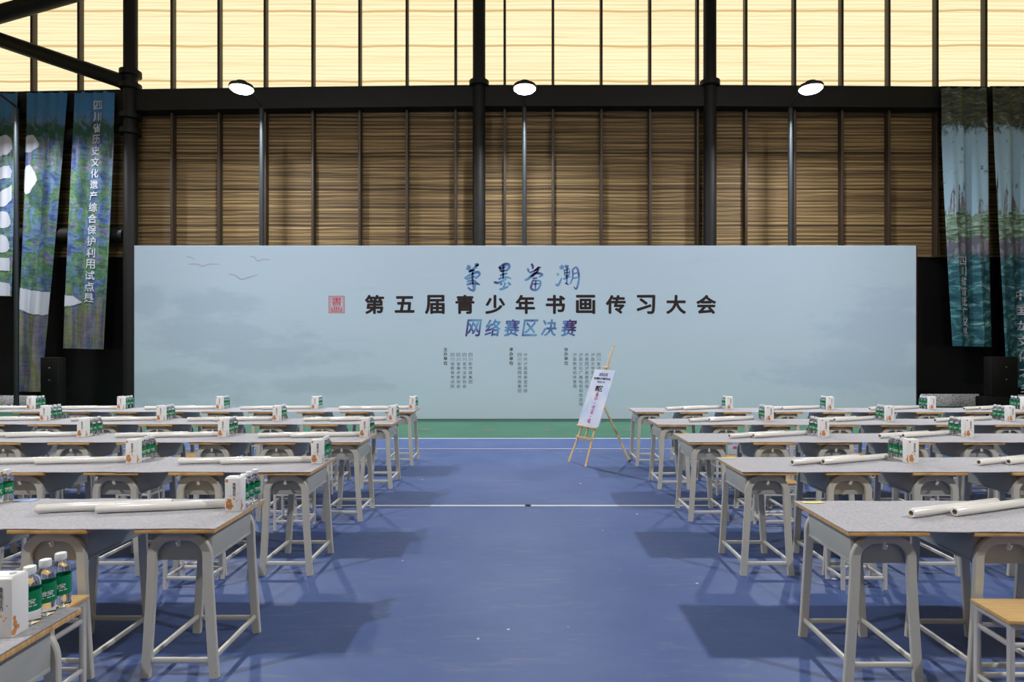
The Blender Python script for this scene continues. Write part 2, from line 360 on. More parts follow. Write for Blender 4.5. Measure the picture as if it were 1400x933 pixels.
# ================================================================ the hall
def struct(o, label, cat): return tag(o, label, cat, kind='structure')
WY = 17.0
fl = MB(); fl.grid(lambda u, v: (-22 + 44 * u, -12 + 29.4 * v, 0), 2, 2, (0, 0, -.1))
struct(fl.build('floor', 'floor', smooth=0), 'blue sports court floor, green in front of the pale backdrop', 'floor')
for nm, Y, mt, lb, hw in (('trim_1', 10.86, 'line', 'white court line where the blue floor meets green', .025), ('trim_2', 9.75, 'linepink', 'thin pinkish court line just before the green strip', .016), ('trim_3', 6.23, 'line', 'white court line crossing the middle of the aisle', .022)):
    struct(MB().box(-14, 14, Y - hw, Y + hw, .0005, .003).build(nm, mt, smooth=0), lb, 'court line')
for k, (x, y, w) in enumerate(((581, 587, .2), (669, 588, .22), (748, 587.5, .15), (862, 588, .2))):
    p = px(x, y, CAMH * FPX / (y - VY)); struct(MB().box(p.x - w / 2, p.x + w / 2, p.y - .04, p.y + .04, .0005, .002).build('trim_%d' % (4 + k), 'mark', smooth=0), ('short red floor mark nearest the left desks', 'short red floor mark left of the aisle centre', 'smallest red floor mark near the aisle centre', 'short red floor mark behind the easel')[k], 'floor mark')
struct(MB().box(-22, 22, -12, WY + .4, 13.2, 13.4).build('ceiling', 'roof', smooth=0), 'high roof over the hall', 'roof')
for nm, bb, lb in (('wall_left', (-22, -21.7, -12, WY + .2), 'plain unseen side wall added on the left against sky light'), ('wall_right', (21.7, 22, -12, WY + .2), 'plain unseen side wall added on the right against sky light'), ('wall_rear', (-22, 22, -12, -11.7), 'plain unseen wall added behind the camera against sky light')):
    struct(MB().box(*bb, 0, 8.95).build(nm, 'roof', smooth=0), lb, 'wall')  # unseen walls, added to stop open sky light flooding the interior
for nm, bb, lb in (('fill_window_2', (-21.9, -21.85, -12, WY), 'added bamboo blinds glowing as fill light above the left side wall'), ('fill_window_3', (21.85, 21.9, -12, WY), 'added bamboo blinds glowing as fill light above the right side wall'), ('fill_window_4', (-21.8, 21.8, -11.9, -11.85), 'added bamboo blinds glowing as fill light above the rear wall')):
    struct(MB().box(*bb, 8.9, 13.3).build(nm, 'bamboolit', smooth=0), lb, 'window blind')  # unseen glowing blinds, added for warm ambient fill from sides and rear
ZB, ZT = CAMH + (VY - 147) / FPX * 16.8, CAMH + (VY - 117) / FPX * 16.8
struct(MB().grid(lambda u, v: (-22 + 44 * u, WY + .06, 4.33 + (ZT - 4.4) * v), 2, 2, (0, .03, 0)).build('wall_back', 'bamboo', smooth=0), 'dark brown bamboo blinds filling the wall below the beam', 'bamboo wall')
struct(MB().box(-22, 22, WY + .1, WY + .2, 0, ZT - .1).build('wall_back_glass', 'glass', smooth=0), 'black glass wall below and behind the brown bamboo', 'glass wall')
def lit(u, v): return (-22 + 44 * u, WY + .02, ZT - .35 + 4.3 * v)
struct(MB().grid(lit, 2, 2).build('window_1', 'bamboolit', smooth=0), 'cream bamboo blinds above the beam, glowing with daylight', 'window blind')
bmk = [px(x, y, 16.62) for x, y in ((-420, 132), (0, 125.5), (180, 122), (420, 118.5), (655, 116), (970, 116), (1200, 117.5), (1400, 119), (1800, 123))]
mb = MB(); vs = []
for p in bmk: vs += [(p.x, 16.62, p.z), (p.x, 16.98, p.z), (p.x, 16.98, p.z - .6), (p.x, 16.62, p.z - .6)]
mb.add(vs, [(4 * i + j, 4 * i + (j + 1) % 4, 4 * i + 4 + (j + 1) % 4, 4 * i + 4 + j) for i in range(len(bmk) - 1) for j in range(4)] + [(3, 2, 1, 0), tuple(len(vs) - 4 + j for j in range(4))])
struct(mb.build('trim_8', 'black'), 'long black steel beam between cream and brown blinds', 'beam')
k = 9
posts = [-14, 45, 109, 236, 300, 363, 428, 492, 556.5, 623, 690, 756, 822, 888.5, 953.5, 1019.5, 1086, 1150.5, 1214.5, 1280, 1346.5, 1412]
ordn = 'first second third fourth fifth sixth seventh eighth ninth tenth eleventh twelfth thirteenth fourteenth fifteenth sixteenth seventeenth eighteenth nineteenth twentieth'.split()
np_ = 0
for x in posts:
    X = (x - VX) / FPX * 16.9
    if -5 < x < 1400: lb = 'thin dark wooden mullion over the bamboo blinds, %s from the left' % ordn[np_]; np_ += 1
    else: continue
    struct(MB().box(X - .035, X + .035, 16.84, 17.03, 4.3, 13.2).build('trim_%d' % k, 'darkwood', bevel=.008), lb, 'mullion'); k += 1
for x, lb in ((178.5, 'thick round steel column beside the painted banners'), (655, 'thick round steel column left of the middle lamp'), (970.5, 'thick round steel column right of the middle lamp')):
    X = (x - VX) / FPX * 16.65; mb = MB(); r = .18
    mb.lathe([(r, 0), (r, 13.2)], 24, Matrix.Translation((X, 16.65, 0)))
    for y in ((101, 119, 160, 181) if x < 200 else (115,)):
        z = CAMH + (VY - y) / FPX * 16.65; mb.lathe([(r, z - .09), (r + .10, z - .07), (r + .10, z + .07), (r, z + .09)], 24, Matrix.Translation((X, 16.65, 0)), cap=False)
    struct(mb.build('column', 'black'), lb, 'column')
# steel braces at the left column
def brace(a, b, w, lb):
    struct(MB().sweep([a, b], w, w, sec=14).build('beam', 'black'), lb, 'steel brace')
brace(px(172, 113, 16.6), px(-90, 24, 16.3), .40, 'thick black steel tube slanting up left from the column above banners')
brace(px(110, -12, 16.5), px(-80, 42, 16.2), .44, 'thick black steel tube crossing the top left corner')
brace(px(172, 160, 16.75), px(-60, 240, 16.75), .36, 'black steel tube slanting down left behind the painted banners')
brace(px(172, 322, 16.75), px(-60, 322, 16.75), .42, 'black horizontal steel tube behind the lower painted banners')
# low white perforated panels at the foot of the glass wall
for x0, x1, y0, lb in ((1259, 1338, 539, 'low white perforated panel right of the backdrop'), (1392, 1440, 540, 'low white perforated panel beyond the right loudspeaker'), (24, 50, 541, 'low white perforated panel beside the left loudspeaker'), (-40, 18, 541, 'low white perforated panel at the left edge of the hall')):
    a, b = px(x0, y0, 16.3), px(x1, y0, 16.3); t = thing('perforated_panel', ((a.x + b.x) / 2, 16.3, 0)); h = (b.x - a.x) / 2
    MB().box(-h, h, -.02, .02, .06, a.z).build('sheet', 'grille', t, bevel=.005)
    for s in (-1, 1): MB().box(s * (h - .06) - .02, s * (h - .06) + .02, -.05, .05, 0, .1).build('foot', 'black', t, bevel=.004)
    tag(t, lb, 'panel', 'white perforated panels')
# black loudspeaker cabinets
def loud(x0, x1, y0, Y, step, lb):
    a, b = px(x0, y0, Y), px(x1, y0, Y); w = (b.x - a.x) / 2; t = thing('loudspeaker', ((a.x + b.x) / 2, Y + .13, 0)); H = a.z
    MB().box(-w, w, -.13, .13, .5 if step else .03, H).build('cabinet', 'speaker', t, bevel=.015)
    if step: MB().box(-w - .18, w, -.16, .16, .03, .495).build('subwoofer', 'speaker', t, bevel=.015)
    MB().box(-w + .05, w - .05, -.145, -.128, .62, H - .08).build('grille', 'speaker', t, bevel=.005)
    for z in (H - .25, H - .55): MB().lathe([(.0, 0), (.018, .0), (.014, .012), (0, .014)], 10, Matrix.Translation((.02, -.145, z)) @ Matrix.Rotation(PI / 2, 4, 'X'), cap=False).build('screw', 'dust', t)
    for sx_ in (-1, 1):
        for sy in (-1, 1): MB().lathe([(.03, 0), (.03, .032)], 10, Matrix.Translation((sx_ * (w - .06), sy * .09, 0))).build('foot', 'black', t)
    tag(t, lb, 'loudspeaker', 'loudspeakers beside the backdrop')
loud(55, 79, 489, 14.2, False, 'tall black loudspeaker in front of the painted banners, left of backdrop')
loud(1356, 1392, 488, 14.2, True, 'wide black loudspeaker on a subwoofer, right of the backdrop')
# lamp posts behind the backdrop
def lamp_post(x, lb, side):
    Y = 15.5; X = (x - VX) / FPX * Y; t = thing('lamp_post', (X, Y, 0)); zt = 8.03
    MB().lathe([(.16, 0), (.16, .03), (.058, .05), (.055, zt)], 16).build('pole', 'pole', t)
    MB().sweep([(0, 0, zt - .05), (0, -.06, zt + .06), (0, -.5, zt + .16), (0, -.95, zt + .16)], .07, .07, (1, 0, 0), 12).build('arm', 'pole', t)
    Z = zt + .04
    h = MB().lathe([(.05, .17), (.12, .17), (.13, .11), (.27, .08), (.29, .05), (.29, 0), (.25, -.005)], 28, Matrix.Translation((0, -1.1, Z))).build('lamp_head', 'black', t)
    MB().lathe([(.27, .006), (.27, -.02), (.22, -.065), (.1, -.085), (.0, -.09)], 28, Matrix.Translation((0, -1.1, Z)), cap=False).build('lens', 'lens', h, label='glowing white lens')
    lamp('lamp_light', (0, -1.1, Z - .12), 480, .4, (.94, .96, 1), parent=t, aim=(0, -.25, -1))
    tag(t, lb, 'lamp', 'lamp posts along the bamboo wall')
lamp_post(357.5, 'lit lamp post left of the backdrop lettering', 0)
lamp_post(717, 'lit lamp post above the middle of the backdrop', 0)
lamp_post(1080.5, 'lit lamp post above the right part of the backdrop', 0)
lamp_post(22.5, 'lamp post standing before the leftmost painted banner', 0)

# ================================================================ backdrop
BY = 13.87
bd = thing('stage_backdrop', (0, BY, 0))
bx0, bx1, bz1 = (183.5 - VX) / FPX * BY, (1252.5 - VX) / FPX * BY, CAMH + (VY - 336) / FPX * BY
MB().box(bx0, bx1, 0, .05, .0, bz1).build('printed_panel', 'print', bd, bevel=.004, smooth=0)
MB().box(bx0 - .012, bx0, -.004, .1, 0, bz1).box(bx1, bx1 + .02, -.004, .1, 0, bz1).build('side_edge', 'edge', bd, smooth=0)
for i in range(7):
    X = bx0 + .6 + i * (bx1 - bx0 - 1.2) / 6
    MB().bar((X, .1, 0), (X, .1, bz1 - .1), .05, .05, (1, 0, 0)).bar((X, .12, 2.6), (X, 1.1, .03), .04, .04, (1, 0, 0)).bar((X, .1, .03), (X, 1.15, .03), .05, .05, (1, 0, 0)).build('support_strut', 'black', bd)
UX, UZ = (1, 0, 0), (0, 0, 1); eps = -.003; PX = BY / FPX
def bp(x, y): return Vector(((x - VX) * PX, eps, CAMH - (y - VY) * PX))
def line_of(chars, xs, y, w, h, mt, name, bold=0., shear=0.):
    mb = MB()
    for ch, x in zip(chars, xs): put_char(mb, ch, bp(x, y), UX, UZ, w * PX, h * PX, bold, shear)
    return mb.build(name, mt, bd, smooth=0)
xs = [512 + i * (965.5 - 512) / 11 for i in range(12)]
line_of('第五届青少年书画传习大会', xs, 416.5, 25.5, 24.5, 'dark', 'title_lettering', .036)
line_of('网络赛区决赛', [647.5, 674, 700, 725, 751, 778], 448.5, 19.5, 22.5, 'wash', 'subtitle_lettering', .026, .14)
# brush-written heading
cal = [
 ([(232, 92), (246, 98), (262, 106)], 30), ([(252, 132), (285, 112), (332, 70)], 16), ([(248, 134), (275, 122), (300, 122)], 12), ([(300, 80), (318, 74), (332, 72)], 20),
 ([(214, 190), (262, 158), (322, 136), (338, 156), (302, 192)], 15), ([(228, 200), (270, 180), (306, 170)], 10), ([(284, 118), (280, 180), (288, 280)], 12),
 ([(234, 216), (286, 204), (330, 236)], 11), ([(230, 242), (280, 228), (342, 240)], 14), ([(240, 262), (268, 284), (296, 284), (302, 232)], 13),
 ([(498, 104), (540, 74), (578, 72), (584, 100), (556, 128)], 17), ([(504, 92), (514, 118), (520, 134)], 14), ([(512, 108), (562, 92)], 10), ([(516, 132), (562, 118)], 11), ([(540, 76), (536, 130), (534, 190)], 13),
 ([(508, 164), (572, 144)], 13), ([(496, 194), (556, 178), (604, 190)], 13), ([(458, 218), (498, 224), (562, 192)], 14), ([(524, 226), (514, 246)], 13), ([(546, 220), (554, 240)], 12), ([(574, 220), (598, 244)], 15), ([(504, 280), (540, 272), (578, 254)], 14), ([(552, 236), (532, 268)], 9),
 ([(768, 66), (780, 84), (782, 112)], 14), ([(736, 122), (752, 116)], 24), ([(834, 90), (812, 112), (790, 128)], 12), ([(752, 142), (800, 122), (850, 92)], 10), ([(714, 204), (742, 192), (800, 146), (862, 156), (832, 178)], 15), ([(766, 176), (800, 150), (834, 112)], 12),
 ([(784, 202), (772, 240), (768, 272), (804, 286), (836, 262), (844, 212), (786, 206)], 13), ([(782, 236), (838, 230)], 9), ([(808, 204), (802, 282)], 9), ([(780, 190), (822, 182)], 12),
 ([(1012, 82), (1022, 96), (1028, 112)], 26), ([(984, 146), (996, 164)], 15), ([(972, 234), (990, 246), (1006, 222), (1022, 184)], 13), ([(1050, 78), (1064, 100)], 16), ([(1078, 78), (1068, 108), (1064, 240)], 11), ([(1036, 122), (1088, 106)], 9),
 ([(1046, 124), (1050, 164), (1082, 158), (1088, 118)], 9), ([(1044, 146), (1086, 136)], 8), ([(1034, 194), (1096, 170)], 11), ([(1050, 226), (1082, 240)], 9),
 ([(1112, 112), (1114, 180), (1090, 238)], 10), ([(1112, 116), (1148, 98), (1166, 184), (1146, 274), (1122, 256)], 12), ([(1116, 152), (1152, 140)], 8), ([(1116, 190), (1158, 178)], 8)]
mb = MB(); brush(mb, cal, lambda q: bp(600 + q.x / 6.087, 350 + q.y / 6.087)); mb.build('heading_lettering', 'wash', bd, smooth=0)
# red seal: double frame and two squat characters
mb = MB()
def fr(x0, y0, x1, y1, w):
    for a, b, c_, d_ in ((x0, y0, x1, y0 + w), (x0, y1 - w, x1, y1), (x0, y0, x0 + w, y1), (x1 - w, y0, x1, y1)):
        mb.add([bp(a, b), bp(c_, b), bp(c_, d_), bp(a, d_)], [(0, 1, 2, 3)])
fr(449.5, 404.8, 471.2, 428.3, .9); fr(451.4, 406.8, 469.4, 426.4, .7)
put_char(mb, '書', bp(460.3, 412.3), UX, UZ, 15 * PX, 10.4 * PX, .008); put_char(mb, '画', bp(460.3, 422.2), UX, UZ, 14.5 * PX, 7.6 * PX, .008)
mb.build('seal_emblem', 'red', bd, smooth=0)
def vcol(txt, x, y0, y1, w, mt, name, bold=0., n_=None):
    mb = MB(); n_ = n_ or len(txt)
    for i, ch in enumerate(txt): put_char(mb, ch, bp(x, y0 + (y1 - y0) * i / (n_ - 1)), UX, UZ, w * PX, w * .92 * PX, bold)
    return mb.build(name, mt, bd, smooth=0)
for txt, x in (('主办单位', 609), ('承办单位', 699), ('协办单位', 774)): vcol(txt, x, 478, 496.7, 5.4, 'dark', 'organiser_heading', .016)
st = 6.15
for txt, x in (('四川省教育考试院', 618.6), ('四川省美术家协会', 626.8), ('四川省书法家协会', 635), ('四川新传媒集团', 643.2), ('四川新闻网传媒集团', 710.3), ('中共泸县县委宣传部', 718.5), ('泸县教育和体育局', 785.7), ('泸县文化广播电视和旅游局', 794), ('共青团泸县委员会', 802.2), ('泸县文学艺术界联合会', 810.4), ('四川省泸县', 818.5)):
    vcol(txt, x, 485.3, 485.3 + st * (len(txt) - 1), 5.2, 'greytext', 'organiser_lettering', .004)
mb = MB()
birds = [([(254, 351), (261, 352), (266, 354.5)], 1), ([(258, 361.5), (270, 361.5), (277, 364.2), (286, 361.5), (300, 361.5)], 1.3), ([(342, 351), (348, 352), (352, 357), (360, 355), (370, 355)], 1.3), ([(313, 375), (322, 377), (330, 382), (342, 379), (352, 376)], 1.7)]
brush(mb, birds, lambda q: bp(q.x, q.y)); mb.build('bird_print', 'birdpink', bd, smooth=0)
tag(bd, 'wide pale blue event backdrop with dark Chinese title and red seal', 'backdrop', kind='thing')

# ================================================================ hanging banners
def banner(corners, Y, mt, lb, cat='banner', text=None, blobs=(), amp=.05, ph=0.):
    """corners: top-left, top-right, bottom-left, bottom-right as points on the wall picture"""
    tl, tr, bl, br = [px(a, b, Y) for a, b in corners]; c0 = (tl + tr) / 2
    t = thing('hanging_banner', (c0.x, Y, 0)); o = Vector((c0.x, Y, 0))
    tl, tr, bl, br = tl - o, tr - o, bl - o, br - o
    def P(u, v, lift=0.):  # v from the top down
        p = tl.lerp(tr, u).lerp(bl.lerp(br, u), v); p.y += amp * (math.sin(u * 11 + ph + v * 2.2) * min(1, v * 4 + .15) + .5 * math.sin(u * 23 + ph * 2)) - lift; return p
    MB().grid(P, 26, 40, (0, .006, 0)).build('cloth', mt, t)
    MB().bar(tl + Vector((-.05, 0, .0)), tr + Vector((.05, 0, 0)), .05, .05, sec=10).build('hanging_rod', 'black', t)
    def surf(x, y, lift=.012):
        q = px(x, y, Y) - o; v = (tl.z - q.z) / (tl.z - bl.z); a = tl.lerp(bl, v); b = tr.lerp(br, v); u = (q.x - a.x) / (b.x - a.x)
        return P(u, v, lift), u, v
    if blobs:
        def inside(x, y, poly):
            c = False
            for (xa, ya), (xb, yb) in zip(poly, poly[1:] + poly[:1]):
                if (ya > y) != (yb > y) and x < (xb - xa) * (y - ya) / (yb - ya) + xa: c = not c
            return c
        mb = MB(); NU, NV = 90, 400; vid = {}; vs = []; fs = []
        def vi(i, j):
            if (i, j) not in vid: vid[(i, j)] = len(vs); vs.append(P(i / NU, j / NV, .012))
            return vid[(i, j)]
        for j in range(NV):
            for i in range(NU):
                w_ = P((i + .5) / NU, (j + .5) / NV) + o; x = VX + w_.x / Y * FPX; y = VY + (CAMH - w_.z) / Y * FPX
                if any(inside(x, y, pl) for pl in blobs): fs.append((vi(i, j), vi(i + 1, j), vi(i + 1, j + 1), vi(i, j + 1)))
        mb.add(vs, fs)
        mb.build('white_lettering', 'bannerwhite', t, label='large white brushed letter shapes')
    if text:
        mb = MB(); s, (xa, ya), (xb, yb), w = text
        for i, ch in enumerate(s):
            f = i / max(1, len(s) - 1); x, y = xa + (xb - xa) * f, ya + (yb - ya) * f
            tmp = MB(); put_char(tmp, ch, (x, 0, -y), UX, UZ, w, w * 1.05, .022)
            mb.add([surf(a_, -c_, .016 - b_ * .02)[0] for a_, b_, c_ in tmp.v], tmp.f)
        mb.build('lettering', 'bannerwhite', t, label='white vertical Chinese lettering', smooth=0)
    tag(t, lb, cat, 'landscape banners hanging from the beam')
def rnd(cx, cy, rx, ry, k=14, j=.12, ph=0):
    return [(cx + rx * (1 + j * math.sin(3 * a + ph)) * math.cos(a), cy + ry * (1 + j * math.cos(2 * a + ph)) * math.sin(a)) for a in [2 * PI * i / k for i in range(k)]]
banner(((-40, 126), (25.5, 126.5), (-40, 405), (15, 405.5)), 16.42, 'bannerL', 'leftmost painted landscape banner, mostly covered by white letter shapes', ph=.4,
       blobs=[[(-20, 186), (10, 185), (19, 192), (20, 205), (10, 212), (-20, 214)], [(-20, 230), (14, 227), (19, 234), (17, 244), (-20, 246)], [(-20, 266), (2, 262), (19, 254), (18, 274), (8, 283), (-20, 284)], rnd(6, 301, 10, 13), rnd(3, 334, 11, 14), [(-20, 354), (14, 353), (14, 371), (-20, 370)], [(-20, 382), (14, 388), (14, 405), (-20, 404)]])
banner(((36.5, 126), (91.5, 125.5), (23.5, 535.5), (53.5, 536)), 16.45, 'bannerL', 'long painted landscape banner, middle of the left three', ph=1.7,
       blobs=[rnd(42, 197, 11, 13, ph=1), rnd(40, 246, 10, 19, ph=2), [(26, 393), (42, 397), (60, 399.5), (77, 399), (76.5, 424), (60, 431), (42, 430), (25.5, 421)], [(25, 356), (29, 365), (26, 367.5)]])
banner(((102.5, 126), (157, 125), (88.5, 476.5), (142.5, 478)), 16.4, 'bannerL', 'painted landscape banner with a vertical line of white Chinese characters', ph=2.9,
       text=('四川省历史文化遗产综合保护利用试点县', (135, 145), (123, 407.5), 11.5), blobs=[[(90, 404), (100, 405), (110.5, 413.5), (100, 418), (89.5, 419.5)]])
banner(((1288.5, 119), (1347.5, 119.5), (1304, 473.5), (1358.5, 474.5)), 16.42, 'bannerR', 'valley landscape banner with white vertical characters, right of the backdrop', ph=.9, amp=.08,
       text=('四川省首批扩权县', (1314, 357), (1318, 454), 11))
banner(((1356, 119), (1424, 119), (1372.5, 530), (1440, 531)), 16.42, 'bannerR', 'rightmost valley landscape banner, cut by the edge of the view', ph=2.2, amp=.08,
       text=('中国龙文化之乡', (1398, 403), (1404, 530), 13))

# ================================================================ furniture prototypes
TOPZ = .77; DL = .58; HW = .20; HD = DL / 2
def desk_proto(side):
    """side = +1 when the closed long side faces +x"""
    t = thing('school_desk')
    MB().box(-HW, HW, -HD, HD, .75, TOPZ).build('tabletop', 'ply', t, bevel=.0035)
    f = MB(); a = .147
    f.box(-a, a, -.215, .215, .592, .60)                      # tray floor
    f.box(side * a - .004, side * a + .004, -.215, .215, .592, .75)  # closed long side
    f.box(-a, a, -.217, -.209, .592, .75).box(-a, a, .209, .217, .592, .75)
    f.box(-side * a - .004, -side * a + .004, -.215, .215, .592, .625)  # low lip on the sitter's side
    f.box(min(side * a, side * (a + .008)), max(side * a, side * (a + .008)), -.21, .21, .592, .606)
    f.build('drawer_box', 'box', t, bevel=.0015)
    for y in (-.236, .236):
        pts = [(-.176, y, 0), (-.168, y, .1), (-.148, y, .42), (-.141, y, .56)]
        pts += [(-.037 - .104 * math.cos(q), y, .615 + .108 * math.sin(q)) for q in [PI / 2 * i / 8 for i in range(0, 9)]]
        pts += [(-x, yy, z) for x, yy, z in reversed(pts)]
        MB().sweep(pts, .026, .046, (0, 1, 0), sec=[(-.024, -.008), (-.020, -.0125), (.020, -.0125), (.024, -.008), (.024, .008), (.020, .0125), (-.020, .0125), (-.024, .008)]).build('leg_frame', 'frame', t)
        MB().bar((-.155, y, .088), (.155, y, .088), .018, .028).build('stretcher', 'frame', t, bevel=0)
        s = -1 if y < 0 else 1
        hk = MB(); hk.lathe([(.0, -.02), (.009, -.018), (.012, -.008), (.008, .004), (.006, .018), (.0, .019)], 10, Matrix.Translation((0, y + s * .014, .692)), cap=False)
        hk.sweep([(0, y + s * .012, .70), (0, y + s * .03, .688), (0, y + s * .034, .70)], .007, .007, (1, 0, 0), 6)
        hk.build('hook', 'hook', t, label='white bag hook')
    for x in (-.168, .168): MB().bar((x, -.224, .098), (x, .224, .098), .02, .026).build('stretcher', 'frame', t)
    return Proto(t)
def stool_proto():
    t = thing('wooden_stool')
    MB().box(-.17, .17, -.12, .12, .425, .445).build('seat', 'seat', t, bevel=.004)
    X, Y = .148, .1
    for x in (-X, X):
        for y in (-Y, Y): MB().bar((x, y, 0), (x, y, .425), .026, .026, (0, 1, 0)).build('leg', 'stool_frame', t)
    for z, w in ((.41, .026), (.325, .022), (.08, .022)):
        for y in (-Y, Y): MB().bar((-X, y, z), (X, y, z), .018, w).build('rail', 'stool_frame', t)
        for x in (-X, X): MB().bar((x, -Y, z), (x, Y, z), .018, w).build('rail', 'stool_frame', t)
    return Proto(t)
def roll_proto():
    t = thing('paper_roll'); R = Matrix.Rotation(PI / 2, 4, 'Y'); L = .34
    MB().lathe([(.0125, -L), (.021, -L), (.0235, -L + .004), (.0235, L - .004), (.021, L), (.0125, L)], 22, R, cap=False).build('paper', 'film', t)
    MB().lathe([(.0128, -L + .003), (.0128, L - .003)], 18, R, cap=False).lathe([(.0095, -L + .003), (.0095, L - .003)], 18, R, cap=False).build('cardboard_core', 'kraft', t, label='brown cardboard core')
    return Proto(t)
def carton_proto():
    t = thing('drink_carton'); w, d, h = .043, .032, .19
    b = MB(); b.add([(-w, -d, 0), (w, -d, 0), (w, d, 0), (-w, d, 0), (-w, -d, h - .008), (w, -d, h - .008), (w, d, h - .008), (-w, d, h - .008), (-w + .004, -d + .01, h), (w - .004, -d + .01, h), (w - .004, d - .01, h), (-w + .004, d - .01, h)],
          [(3, 2, 1, 0), (0, 1, 5, 4), (1, 2, 6, 5), (2, 3, 7, 6), (3, 0, 4, 7), (4, 5, 9, 8), (5, 6, 10, 9), (6, 7, 11, 10), (7, 4, 8, 11), (8, 9, 10, 11)])
    b.build('carton_body', 'carton', t, bevel=.002)
    MB().lathe([(.009, 0), (.009, .004), (.007, .005)], 12, Matrix.Translation((.02, 0, h))).build('straw_patch', 'cap', t)
    rr = random.Random(4)
    for name, mt, spots in (('nut_print', 'orange', [(-.028, .028, .011), (-.014, .022, .012), (-.030, .048, .010), (-.012, .046, .010), (-.004, .030, .009), (-.024, .064, .008), (-.014, .062, .008)]), ('nut_shading', 'brown', [(-.022, .036, .007), (-.010, .034, .006), (-.033, .036, .006), (-.020, .054, .006)]), ('grain_print', 'gold', [(.004, .074, .005), (.010, .068, .005), (.018, .054, .0035)]), ('flower_print', 'pink', [(-.012, .086, .004), (.028, .10, .003), (.024, .062, .003)])):
        mb = MB()
        for (x, z, r) in spots:
            lift = .0004 + (.0003 if mt == 'brown' else 0); n_ = 10; p = [rr.uniform(.75, 1.2) for _ in range(n_)]
            mb.add([(x + r * p[i] * math.cos(2 * PI * i / n_), -d - lift, z + r * p[i] * math.sin(2 * PI * i / n_)) for i in range(n_)], [tuple(range(n_))])
            for s in (-1, 1):
                if mt in ('orange', 'brown') and x > -.02: mb.add([(s * (w + lift), x * 1.2 - .006 + r * .8 * p[i] * math.cos(2 * PI * i / n_), z - .004 + r * p[i] * math.sin(2 * PI * i / n_)) for i in range(n_)], [tuple(range(n_))])
        mb.build(name, mt, t, smooth=0)
    mb = MB()
    for i, ch in enumerate('唯甄豆奶'): put_char(mb, ch, (.008, -d - .0005, .150 - i * .019), UX, UZ, .017, .017, .02)
    mb.build('lettering', 'ink', t, smooth=0, label='small grey vertical lettering')
    mb = MB(); mb.add([(-w + .004, -d - .0005, .162), (-w + .017, -d - .0005, .162), (-w + .017, -d - .0005, .178), (-w + .004, -d - .0005, .178)], [(0, 1, 2, 3)]); mb.build('logo_square', 'orange', t, smooth=0)
    return Proto(t)
def bottle_proto():
    t = thing('water_bottle')
    MB().lathe([(.0, .004), (.018, .0), (.029, .003), (.032, .012), (.030, .024), (.032, .036), (.0315, .06), (.0315, .13), (.032, .142), (.0305, .156), (.0315, .166), (.027, .182), (.016, .200), (.0125, .207), (.0125, .214)], 22).build('bottle_body', 'water', t)
    lb_ = MB().lathe([(.0323, .058), (.0325, .060), (.0325, .138), (.0323, .140)], 26, cap=False).build('label', 'label', t, label='green paper label')
    MB().lathe([(.0175, .203), (.0185, .206), (.0185, .228), (.017, .232), (.0, .232)], 18, cap=False).build('bottle_cap', 'cap', t, label='white screw cap')
    mb = MB()
    for a0 in (-PI / 2 - .75, -PI / 2 + .75, PI / 2):
        tmp = MB()
        for i, ch in enumerate('怡宝'): put_char(tmp, ch, (-.010 + .020 * i, 0, .098), UX, UZ, .019, .020, .03, .1)
        for x in (-.018, .0, .014): tmp.add([(x, 0, .078), (x + .011, 0, .078), (x + .011, 0, .082), (x, 0, .082)], [(0, 1, 2, 3)])
        mb.add([(.0330 * math.cos(a0 + x / .033), .0330 * math.sin(a0 + x / .033), z) for x, y, z in tmp.v], tmp.f)
    mb.build('lettering', 'white', lb_, smooth=0)
    for c_ in [q for k_ in [t] for q in kids(k_)]: c_.data.transform(Matrix.Diagonal((.95, .95, .80, 1)))
    for c_ in kids(lb_): c_.data.transform(Matrix.Diagonal((.95, .95, .80, 1)))
    return Proto(t)
DESK = {-1: desk_proto(1), 1: desk_proto(-1)}
STOOL, ROLL, CARTON, BOTTLE = stool_proto(), roll_proto(), carton_proto(), bottle_proto()

# ================================================================ the rows
LEFT = {0: 1.47, 1: 2.93, 2: 4.27, 3: 5.62, 4: 6.94, 5: 8.30}
RIGHT = {1: 2.885, 2: 4.27, 3: 5.62, 4: 6.90, 5: 8.26}
EL = [1.94, 2.575, 3.195, 3.885, 4.545, 5.205, 5.86, 6.53, 7.22]        # outer edges of the left desks
ER = [1.615, 2.23, 2.85, 3.58, 4.25, 4.89, 5.58, 6.27, 6.97]            # inner edges of the right desks
FL = [1.535, 2.965, 4.40, 5.83, 7.20, 8.6]; FR = [1.607, 3.16, 4.63, 6.08, 7.48, 8.9]
BL = [1.60, 3.04, 4.46, 5.90, 7.22]; BR = [3.06, 4.53, 6.02, 7.38]
RT = {0: 'sixth', 1: 'fifth', 2: 'fourth', 3: 'third', 4: 'second', 5: 'last'}
def rowname(side, r):
    s = 'left' if side < 0 else 'right'
    return ('%s row nearest the backdrop' % s) if r == 5 else '%s %s row from the backdrop' % (s, RT[r])
def inview(X0, X1, Y, Yf):
    for X in (X0, X1):
        for y in (max(Y, .3), Yf):
            q = VX + X * FPX / y
            if 0 < q < 1400: return True
    return False
rng = random.Random(11)
